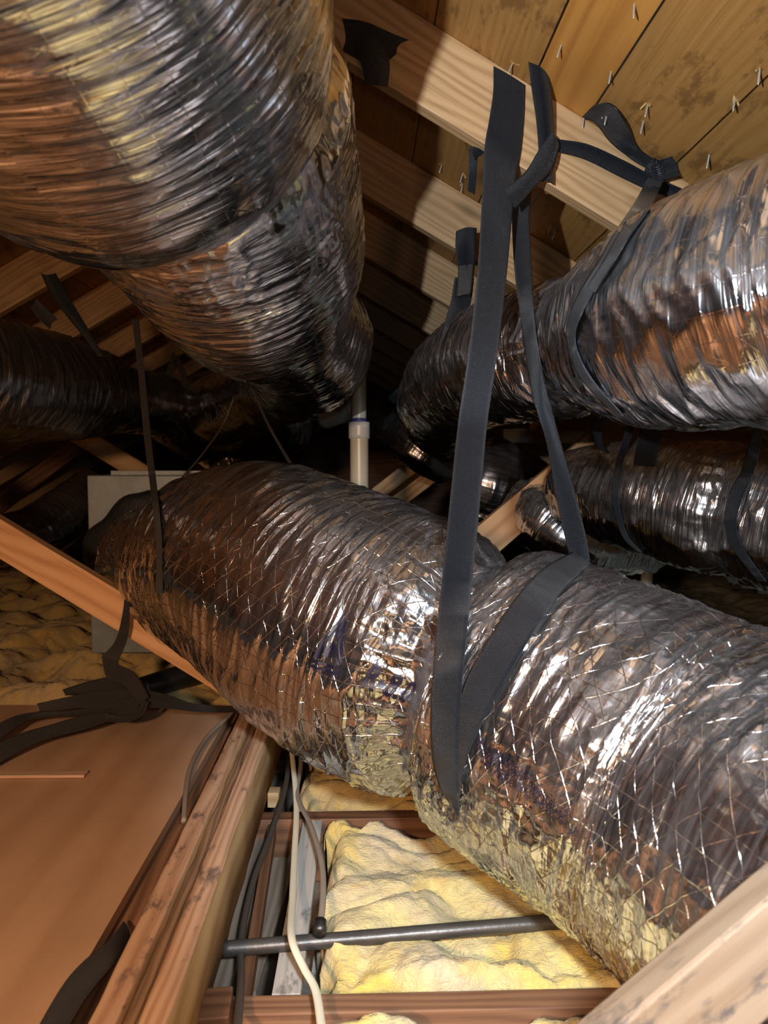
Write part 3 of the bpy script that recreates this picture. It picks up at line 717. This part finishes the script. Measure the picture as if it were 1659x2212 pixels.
def deck_pt(px, py, off=0.0):
    r = ray(px, py); c0 = roof_right(0, .14-off)
    t = (c0-CAM.z)/(r.z+T30*r.x); return CAM+r*t
def PF(pts): return [P(*F(*p)) for p in pts]
KS = empty('knotted_strap', P(1440, 360, 1.39)); tag(KS, 'black strap tied in knots across the pale rafter face', 'strap')
ribbon_pts('upper_tail', PF([(1141, 130, .06), (1148, 190, .05), (1158, 260, .03), (1163, 330, .016), (1160, 395, .02)]), PF([(1180, 124, .05), (1190, 190, .05), (1196, 260, .03), (1198, 330, .016), (1196, 400, .02)]), WEB, KS, wob=.012)
ribbon_pts('lower_tail', PF([(1190, 286, .03), (1160, 330, .04), (1135, 370, .05), (1088, 412, .06)]), PF([(1208, 318, .03), (1194, 365, .04), (1160, 400, .05), (1112, 452, .06)]), WEB, KS, wob=.006)
ribbon_pts('cross_run', PF([(1186, 290, .026), (1202, 300, .02), (1270, 312, .012), (1350, 348, .01), (1420, 385, .01), (1520, 425, .01), (1580, 440, .01)]), PF([(1196, 330, .026), (1204, 328, .02), (1265, 345, .012), (1345, 385, .01), (1410, 414, .01), (1500, 440, .01), (1580, 480, .01)]), WEB, KS, wob=.004)
ribbon_pts('behind_run', [deck_pt(1283, 228, .008), deck_pt(1318, 224, .012), deck_pt(1350, 262, .02), P(*F(1378, 318, .03)), P(*F(1412, 345, .03))], [deck_pt(1258, 252, .008), deck_pt(1288, 268, .012), deck_pt(1318, 306, .02), P(*F(1358, 340, .03)), P(*F(1400, 366, .03))], WEB, KS, wob=.006)
ribbon_pts('knot_tab', PF([(1396, 350, .03), (1430, 344, .045), (1472, 330, .045)]), PF([(1410, 385, .03), (1435, 388, .045), (1468, 380, .045)]), WEB, KS, wob=.012)
ribbon_pts('knot_band', PF([(1404, 345, .02), (1414, 342, .045), (1424, 350, .04)]), PF([(1412, 400, .02), (1428, 398, .045), (1440, 388, .04)]), WEB, KS, wob=.014)
tube('knot', [P(*F(1402, 356, .016)), P(*F(1420, 366, .022)), P(*F(1434, 384, .016))], .014, WEB, KS, nth=20)
DS = empty('duct_strap', P(1290, 560, 1.3)); tag(DS, 'black strap dropping from the knots and cinching the wrinkled upper right duct', 'strap')
SL = [(1400, 384, 1.365), (1370, 440, 1.335), (1330, 500, 1.325), (1296, 560, 1.34), (1262, 615, 1.34), (1236, 665, 1.34), (1224, 710, 1.34), (1228, 755, 1.34), (1250, 810, 1.34), (1290, 858, 1.34), (1335, 900, 1.34)]
SR = [(1430, 392, 1.365), (1400, 450, 1.335), (1356, 512, 1.325), (1316, 578, 1.34), (1282, 630, 1.34), (1256, 680, 1.34), (1243, 718, 1.34), (1247, 755, 1.34), (1269, 805, 1.34), (1306, 852, 1.34), (1347, 898, 1.34)]
ribbon_pts('strap_run', over(ur, SL, .010, 90), over(ur, SR, .010, 90), WEB, DS, n=300)
ribbon_pts('strap_fold', over(ur, [(x+8, y+4, d-.01) for x, y, d in SL[:5]], .018, 40), over(ur, [(x+2, y+2, d-.01) for x, y, d in SR[:5]], .018, 40), WEB, DS)

LS = empty('looped_strap', P(1000, 500, 1.9)); tag(LS, 'folded black strap with tape hanging left of the widest strap', 'strap')
ribbon('upper_loop', [(985, 500, 1.85), (984, 540, 1.84), (990, 590, 1.84), (985, 640, 1.84)], [(1030, 493, 1.85), (1028, 540, 1.84), (1024, 590, 1.84), (1016, 640, 1.84)], WEB, LS, wob=.01)
ribbon('lower_loop', [(982, 600, 1.86), (974, 650, 1.86), (960, 700, 1.85), (958, 738, 1.84)], [(1024, 600, 1.86), (1018, 650, 1.86), (1004, 700, 1.85), (994, 746, 1.84)], WEB, LS, wob=.008)
ribbon('tape_flap', [(990, 575, 1.83), (988, 632, 1.83), (991, 640, 1.83)], [(1024, 570, 1.83), (1018, 630, 1.83), (1014, 632, 1.83)], TAPEB, LS)
SS = empty('strap_tail', P(1035, 310, 1.44)); tag(SS, 'short narrow black strap tail hanging under the rafter left of the widest strap', 'strap')
ribbon('tail', [(1014, 322, 1.47), (1013, 370, 1.46), (1010, 412, 1.46)], [(1032, 312, 1.47), (1030, 370, 1.46), (1026, 420, 1.46)], WEB, SS)
ribbon('wrap', [(1048, 250, 1.44), (1040, 290, 1.44), (1016, 318, 1.45)], [(1060, 270, 1.44), (1052, 320, 1.44), (1026, 345, 1.45)], WEB, SS, wob=.004)

# strap loop on a far rafter
FS = empty('looped_strap', P(895, 800, 3.2)); tag(FS, 'black strap tied round a distant rafter above the far duct bend', 'strap')
ribbon('left_tail', [(884, 795, 3.05), (868, 830, 3.02), (832, 855, 3.0)], [(895, 800, 3.05), (885, 842, 3.02), (850, 872, 3.0)], WEB, FS, wob=.01)
ribbon('down_tail', [(888, 792, 3.05), (894, 840, 3.02), (904, 890, 2.8)], [(902, 792, 3.05), (914, 840, 3.02), (918, 900, 2.8)], WEB, FS)
ribbon('right_tail', [(900, 790, 3.05), (925, 812, 3.0), (945, 830, 2.9)], [(900, 804, 3.05), (920, 826, 3.0), (938, 846, 2.9)], WEB, FS)

# tarp-like black strap bundle at the top, left part of the rafter
TB = empty('strap_bundle', P(810, 100, 1.43)); tag(TB, 'crumpled black strap bundle on the rafter beside the upper duct, in shadow', 'strap')
ribbon_pts('fold', PF([(740, 40, .01), (790, 48, .03), (850, 74, .02), (884, 86, .01)]), PF([(740, 110, .01), (795, 135, .04), (835, 132, .03), (856, 116, .01)]), WEBD, TB, wob=.012)
ribbon_pts('fold', PF([(765, 95, .02), (782, 140, .045), (790, 180, .03)]), PF([(830, 95, .02), (842, 140, .045), (838, 186, .03)]), WEBD, TB, wob=.014)

# straps of the lower right duct
a = empty('duct_strap', P(1385, 905, 2.0)); tag(a, 'narrow black strap round the left end of the dull right-hand duct', 'strap')
ribbon_pts('strap_run', [P(1360, 905, 1.95), P(1345, 950, 1.95)]+edge_on(lr, [(1330, 1000), (1322, 1060), (1328, 1110), (1345, 1160), (1375, 1190)], 22, .006),
           [P(1374, 905, 1.95), P(1362, 950, 1.95)]+edge_on(lr, [(1345, 1000), (1336, 1060), (1341, 1110), (1358, 1160), (1388, 1194)], 22, .006), WEB, a)
a = empty('duct_strap', P(1640, 935, 1.7)); tag(a, 'black strap round the dull right-hand duct near the right edge', 'strap')
ribbon_pts('strap_run', [P(1626, 925, 1.66), P(1610, 985, 1.66)]+edge_on(lr, [(1600, 1020), (1572, 1075), (1566, 1130), (1580, 1180), (1612, 1225), (1636, 1255)], 22, .006),
           [P(1648, 925, 1.66), P(1640, 985, 1.66)]+edge_on(lr, [(1628, 1020), (1604, 1075), (1590, 1130), (1602, 1180), (1634, 1225), (1655, 1256)], 22, .006), WEB, a)
a = ribbon('strap_end', [(1388, 905, 1.88), (1375, 960, 1.87), (1368, 1005, 1.87)], [(1438, 908, 1.88), (1426, 960, 1.87), (1415, 1008, 1.87)], WEB); tag(a, 'short wide strap end hanging over the top of the dull right-hand duct', 'strap')
a = ribbon('strap_loop', [(1280, 905, 2.0), (1277, 935, 2.0), (1288, 965, 2.0), (1312, 980, 2.0)], [(1306, 905, 2.0), (1300, 935, 2.0), (1302, 960, 2.0), (1314, 978, 2.0)], WEB); tag(a, 'small curled black strap loop hanging in front of the brown diagonal brace', 'strap')

# left thin straps of the main duct
a = empty('duct_strap', P(290, 690, 1.9)); tag(a, 'thin grey strap hanging straight down to the left end of the largest duct', 'strap')
ribbon_pts('strap_run', over(main, [(285, 690, 1.98), (300, 820, 1.98), (312, 950, 1.98), (328, 1080, 1.98), (337, 1160, 2.0), (338, 1220, 2.0), (336, 1280, 2.0)], .008, 90),
           over(main, [(300, 690, 1.98), (314, 820, 1.98), (327, 950, 1.98), (342, 1080, 1.98), (349, 1160, 2.0), (350, 1220, 2.0), (352, 1282, 2.0)], .008, 90), WEBD, a)
a = ribbon('thin_strap', [(543, 842, 1.95), (575, 915, 1.93), (608, 975, 1.9), (628, 1008, 1.88)], [(549, 842, 1.95), (581, 914, 1.93), (615, 974, 1.9), (636, 1008, 1.88)], WEBD); tag(a, 'very thin dark strap between the big upper duct and main duct crest', 'strap')
a = tube('dangling_cord', [P(505, 860, 2.4), P(480, 920, 2.4), P(430, 990, 2.3), P(372, 1055, 2.2)], .0028, CABD, nth=8); tag(a, 'thin dark cord running down to the metal box corner', 'cord')
a = ribbon('wide_strap', [(88, 590, 2.0), (112, 640, 2.05), (150, 690, 2.1), (205, 755, 2.2)], [(120, 590, 2.0), (148, 640, 2.05), (178, 690, 2.1), (225, 770, 2.2)], WEB, wob=.01); tag(a, 'dark strap slanting down onto the dusty left duct', 'strap')
a = ribbon('strap_tail', [(78, 645, 1.95), (100, 665, 1.96), (125, 690, 2.0)], [(66, 662, 1.95), (85, 690, 1.96), (108, 712, 2.0)], WEBD, wob=.01); tag(a, 'stubby dark strap tail above the dusty left duct', 'strap')
a = empty('looped_strap', P(385, 780, 3.2)); tag(a, 'tangled dark straps tied up beyond the dusty left duct', 'strap')
ribbon('tail', [(372, 760, 3.1), (360, 800, 3.1), (340, 815, 3.1)], [(385, 770, 3.1), (372, 812, 3.1), (350, 828, 3.1)], WEBD, a)
ribbon('tail', [(370, 770, 3.1), (385, 800, 3.1), (395, 840, 3.1)], [(384, 768, 3.1), (400, 800, 3.1), (412, 840, 3.1)], WEBD, a)

# strap that hangs from the duct's left end and the heap on the plywood
HP = empty('loose_strap', P(280, 1480, 1.95)); tag(HP, 'loose black strap dropping from the duct end into the heap on the plywood', 'strap')
ribbon('hanging_end', [(272, 1262, 1.86), (264, 1330, 1.82), (248, 1385, 1.83), (219, 1418, 1.85)], [(280, 1268, 1.86), (280, 1330, 1.82), (275, 1380, 1.83), (254, 1432, 1.85)], WEBD, HP)
ribbon('folded_end', [(219, 1418, 1.85), (232, 1466, 1.85), (270, 1482, 1.84), (304, 1522, 1.83)], [(256, 1428, 1.848), (258, 1436, 1.846), (294, 1456, 1.835), (322, 1504, 1.83)], WEBD, HP)
HEAP = empty('strap_heap', Pz(250, 1560, .11)); tag(HEAP, 'heap of flat black straps spilling over the plywood edge at the left', 'strap heap')
ribbon('strap_layer', [(135, 1490, 1.98), (200, 1470, 1.96), (262, 1462, 1.94), (300, 1490, 1.92), (310, 1530, 1.88)], [(140, 1500, 1.95), (200, 1508, 1.90), (250, 1515, 1.88), (290, 1530, 1.87), (300, 1550, 1.85)], WEBD, HEAP, wob=.01)
ribbon('strap_layer', [(80, 1520, 1.88), (150, 1505, 1.86), (230, 1492, 1.86), (300, 1490, 1.85), (360, 1500, 1.86), (420, 1520, 1.88), (515, 1527, 1.90)], [(82, 1545, 1.86), (150, 1530, 1.84), (230, 1530, 1.83), (300, 1528, 1.83), (360, 1530, 1.84), (430, 1538, 1.87), (512, 1538, 1.885)], WEBD, HEAP, wob=.008)
ribbon('strap_layer', [(-60, 1600, 1.72), (20, 1552, 1.80), (80, 1538, 1.85), (150, 1535, 1.84), (240, 1520, 1.84), (310, 1500, 1.84)], [(-60, 1636, 1.66), (10, 1590, 1.74), (60, 1556, 1.82), (150, 1546, 1.82), (240, 1540, 1.82), (305, 1530, 1.82)], WEBD, HEAP, wob=.006)
ribbon('strap_layer', [(-60, 1640, 1.62), (30, 1590, 1.70), (110, 1566, 1.76), (180, 1545, 1.80), (240, 1535, 1.82), (300, 1520, 1.82)], [(-60, 1690, 1.56), (20, 1635, 1.64), (90, 1600, 1.70), (180, 1576, 1.76), (240, 1556, 1.80), (300, 1540, 1.81)], WEBD, HEAP, wob=.006)
ribbon('strap_layer', [(225, 1540, 1.80), (262, 1545, 1.79), (300, 1535, 1.80), (312, 1510, 1.83)], [(228, 1556, 1.78), (262, 1561, 1.77), (305, 1548, 1.79), (322, 1515, 1.82)], WEBD, HEAP, wob=.008)
a = ribbon_pts('loose_strap', [Pz(266, 1990, .085), Pz(232, 2035, .115), Pz(180, 2078, .118), Pz(135, 2130, .116), Pz(70, 2240, .112)], [Pz(282, 2040, .085), Pz(250, 2078, .115), Pz(215, 2118, .118), Pz(180, 2165, .116), Pz(130, 2250, .112)], WEBD, wob=.004); tag(a, 'black strap dipping through the gap between plywood and doubled beam, bottom left', 'strap')

# ------------------------------------------------------------------ cables
def cz(pts): return [Pz(x, y, z) for x, y, z in pts]
a = tube('electric_cable', cz([(620, 1545, .09), (632, 1640, .05), (640, 1740, .025), (636, 1850, .02), (632, 1940, .03), (630, 2025, .048), (656, 2090, .035), (682, 2140, .03), (697, 2235, .03)]), .0062, CABW, flat=.6, nth=16); tag(a, 'long cream flat cable draped over the black iron pipe', 'cable')
a = tube('electric_cable', cz([(634, 1550, .07), (650, 1640, .04), (642, 1715, .03), (672, 1785, .03), (694, 1860, .03), (698, 1930, .03), (692, 1998, .03)]), .0055, CABG, flat=.7, nth=16); tag(a, 'greyer cable beside the long cream one, ending at a dark clamp', 'cable')
a = tube('cable_clamp', cz([(692, 1992, .03), (690, 2016, .026)]), .011, CLAMP, nth=14); tag(a, 'dark metal cable clamp just above the black iron pipe', 'clamp')
a = tube('electric_cable', cz([(624, 1600, .03), (618, 1690, .02), (585, 1800, .0), (548, 1900, -.01), (522, 2020, -.012), (520, 2120, .01), (512, 2235, .03)]), .0062, CABD, nth=12); tag(a, 'dark cable following the foot of the doubled beam', 'cable')
a = tube('electric_cable', [P(528, 1492, 2.02), P(500, 1540, 1.90), P(450, 1590, 1.78), P(415, 1650, 1.62), P(402, 1710, 1.50), P(397, 1775, 1.40)], .0052, CABG, nth=12); tag(a, 'brown-grey cable curving over the plywood left of the doubled beam', 'cable')

# ------------------------------------------------------------------ nails through the deck
nail_spots = [(1212, 98, 0), (1320, 155, 0), (1400, 225, 2), (1390, 262, 0), (1370, 10, 0), (1641, 150, 1), (1588, 212, 2), (1108, 135, 2), (1532, 335, 0), (1262, 250, 0), (1312, 242, 1), (1548, 425, 0), (1560, 380, 0)]
nd = Vector((-.30, -.15, -1)).normalized()
nn = [0]
def nail(p, L, spl, lab):
    e = empty('roofing_nail', p); tag(e, lab, 'nail', 'nails poking through the roof boards')
    dv = (nd+Vector((random.uniform(-.15, .15), random.uniform(-.2, .2), 0))).normalized()
    tube('shank', [list(p-dv*.004)+[.0017], list(p+dv*L*.8)+[.0016], list(p+dv*L)+[.0003]], .0016, NAILM, e, nth=8, ds=.003)
    if spl:
        for k in range(spl+1):
            q_ = Vector((random.uniform(-.004, .004), random.uniform(-.006, .006), 0)); q_.z = -q_.x*T30
            beam('splinter', p+q_, p+q_+Vector((random.uniform(-.008, .008), .007*random.choice((-1, 1)), -.007)), .003, .001, SPLIN, parent=e, bev=0, side=(1, 0, 0))
where = ['near the top edge above the widest strap tail', 'above the pale rafter, right of the strap tail', 'with a split chip of wood, above the knots', 'just below the chipped one above the knots', 'at the top edge of the photo', 'at the right edge of the photo, long and pale', 'with a torn chip near the right edge', 'with splinters above the widest strap', 'right of the strap knot above the upper duct', 'left of the folded strap behind the rafter', 'poking over the folded strap behind the rafter', 'close over the wrinkled upper right duct', 'between the strap knot and right duct']
for (s_, w_) in zip(nail_spots, where):
    nail(deck_pt(s_[0], s_[1]), .026, s_[2], 'nail tip '+w_)
far_nails = [(955, 360), (1000, 380), (1000, 402), (940, 445), (1190, 490), (1200, 505), (1158, 545), (1170, 555), (1190, 580), (888, 580), (925, 598), (957, 600)]
for (x_, y_) in far_nails:
    nail(deck_pt(x_, y_-6), .026, 1 if y_ < 520 else 0, 'small nail tip in the shaded roof boards between two rafters')

# ------------------------------------------------------------------ printing on the duct jacket
def text_mesh(txt, size=1.0, bold=0.0):
    c = bpy.data.curves.new('txt', 'FONT'); c.body = txt; c.size = size; c.resolution_u = 3; c.align_x = 'LEFT'; c.offset = bold
    o = bpy.data.objects.new('txt', c); COL.objects.link(o)
    dg = bpy.context.evaluated_depsgraph_get(); me = bpy.data.meshes.new_from_object(o.evaluated_get(dg))
    bpy.data.objects.remove(o); bpy.data.curves.remove(c); return me
def conform(me, info, pix0, pix1, hgt_px, name, parent, width=None, off=.0025):
    """map flat mesh so its x axis runs from pixel pix0 to pix1 on the duct skin"""
    bm = bmesh.new(); bm.from_mesh(me); bmesh.ops.triangulate(bm, faces=bm.faces[:])
    bmesh.ops.subdivide_edges(bm, edges=[e for e in bm.edges if e.calc_length() > .12], cuts=3, use_grid_fill=True)
    bm.to_mesh(me); bm.free()
    co_ = np.zeros(len(me.vertices)*3); me.vertices.foreach_get('co', co_); co_ = co_.reshape(-1, 3)
    W_ = width or co_[:, 0].max()
    rm = float(info['r'].mean())
    u0, t0 = find_uv(info, *pix0); u1, t1 = find_uv(info, *pix1)
    dt = (t1-t0+math.pi) % (2*math.pi)-math.pi
    ax = np.array([(u1-u0), dt*rm]); L = np.linalg.norm(ax); ex = ax/L
    # decide the upward side by testing on screen
    ey = np.array([-ex[1], ex[0]]); test = smooth_pt(info, np.array([u0+ey[0]*.02]), np.array([t0+ey[1]*.02/rm]), 0)
    q0 = smooth_pt(info, np.array([u0]), np.array([t0]), 0)
    a_ = proj(test)[0][0]-proj(q0)[0][0], proj(test)[1][0]-proj(q0)[1][0]
    d_ = (pix1[0]-pix0[0], pix1[1]-pix0[1])
    if d_[0]*a_[1]-d_[1]*a_[0] > 0: ey = -ey
    sc = L/W_; hs = sc if hgt_px is None else hgt_px
    u = u0+co_[:, 0]*sc*ex[0]+co_[:, 1]*hs*ey[0]; t = t0+(co_[:, 0]*sc*ex[1]+co_[:, 1]*hs*ey[1])/rm
    q_ = smooth_pt(info, u, t, off)
    me.vertices.foreach_set('co', q_.reshape(-1)); me.update()
    return link(name, me, INK, parent, smooth=False)
def poly_mesh(polys):
    me = bpy.data.meshes.new('p'); V = []; F = []
    for p in polys:
        F.append(tuple(range(len(V), len(V)+len(p)))); V += [(x, y, 0) for x, y in p]
    me.from_pydata(V, [], F); me.update(); return me
conform(text_mesh('R-8.0', 1, .03), main, (775, 1482), (876, 1520), .060, 'printed_rating', MAIN_E)
# flame-shaped emblem with bars and two lines of fine print beneath
emb = [[(.0, .12), (.22, .12), (.62, 1.05), (.52, 1.12)], [(.52, 1.12), (.62, .72), (.70, .74), (.72, 1.0)], [(.72, 1.0), (.62, .75), (.86, .12), (1.02, .12)],
       [(.36, .2), (.62, .2), (.66, .42), (.56, .55), (.44, .5), (.36, .36)], [(.0, .02), (1.05, .02), (1.05, .08), (.0, .08)], [(.0, -.08), (1.05, -.08), (1.05, -.03), (0, -.03)]]
conform(poly_mesh(emb), main, (676, 1432), (742, 1452), .075, 'printed_emblem', MAIN_E, width=1.05)
conform(text_mesh('FLEXIBLE AIR DUCT'), main, (674, 1446), (742, 1468), .0065, 'printed_line', MAIN_E)
lines = ['R-VALUE CLASSIFIED IN', 'IN ACCORDANCE WITH ADC', 'PERFORMANCE TESTED AT INSTALLED', 'USING ASTM C-518 AT FLAT', 'THICKNESS ON A TOTAL WEIGHT BASIS']
ll = [.60, .66, .92, .72, .98]
for i, (t_, k_) in enumerate(zip(lines, ll)):
    p0 = (1022+i*6, 1596+i*17); p1 = (p0[0]+205*k_, p0[1]+150*k_)
    conform(text_mesh(t_), main, p0, p1, .0145, 'printed_line', MAIN_E)

# silver tape strip round the seam of the upper-left duct
def band(info, pts, half, name, parent, mat, n=90, off=.003, smin=-1):
    uv = [find_uv(info, *p, smin) for p in pts]; uu = [a for a, b in uv]; tt = np.unwrap([b for a, b in uv])
    C = catmull(np.array([[a, b, 0] for a, b in zip(uu, tt)]), n); m = 8; f = np.linspace(-1, 1, m)
    rag = 1+.35*pnoise(np.linspace(0, 14, n), np.zeros(n), np.zeros(n))
    V = np.zeros((n, m, 3)); uvs = np.zeros((n, m, 2))
    for j in range(m):
        V[:, j] = smooth_pt(info, C[:, 0]+f[j]*half*rag, C[:, 1], off)
        uvs[:, j, 0] = f[j]*half+.5; uvs[:, j, 1] = C[:, 1]*.28
    return link(name, grid_mesh(name, V, uvs, False), mat, parent)
k_ = (ulA['c'][:, 1] > .9) & (ulA['c'][:, 1] < 1.3); s_pin = ulA['s'][k_][np.argmin(ulA['r'][k_])]
band(ulA, [(725, 50), (716, 150), (704, 240), (682, 330), (640, 410), (565, 478)], .022, 'foil_tape', UL_E, FOIL_T, smin=s_pin+.06)
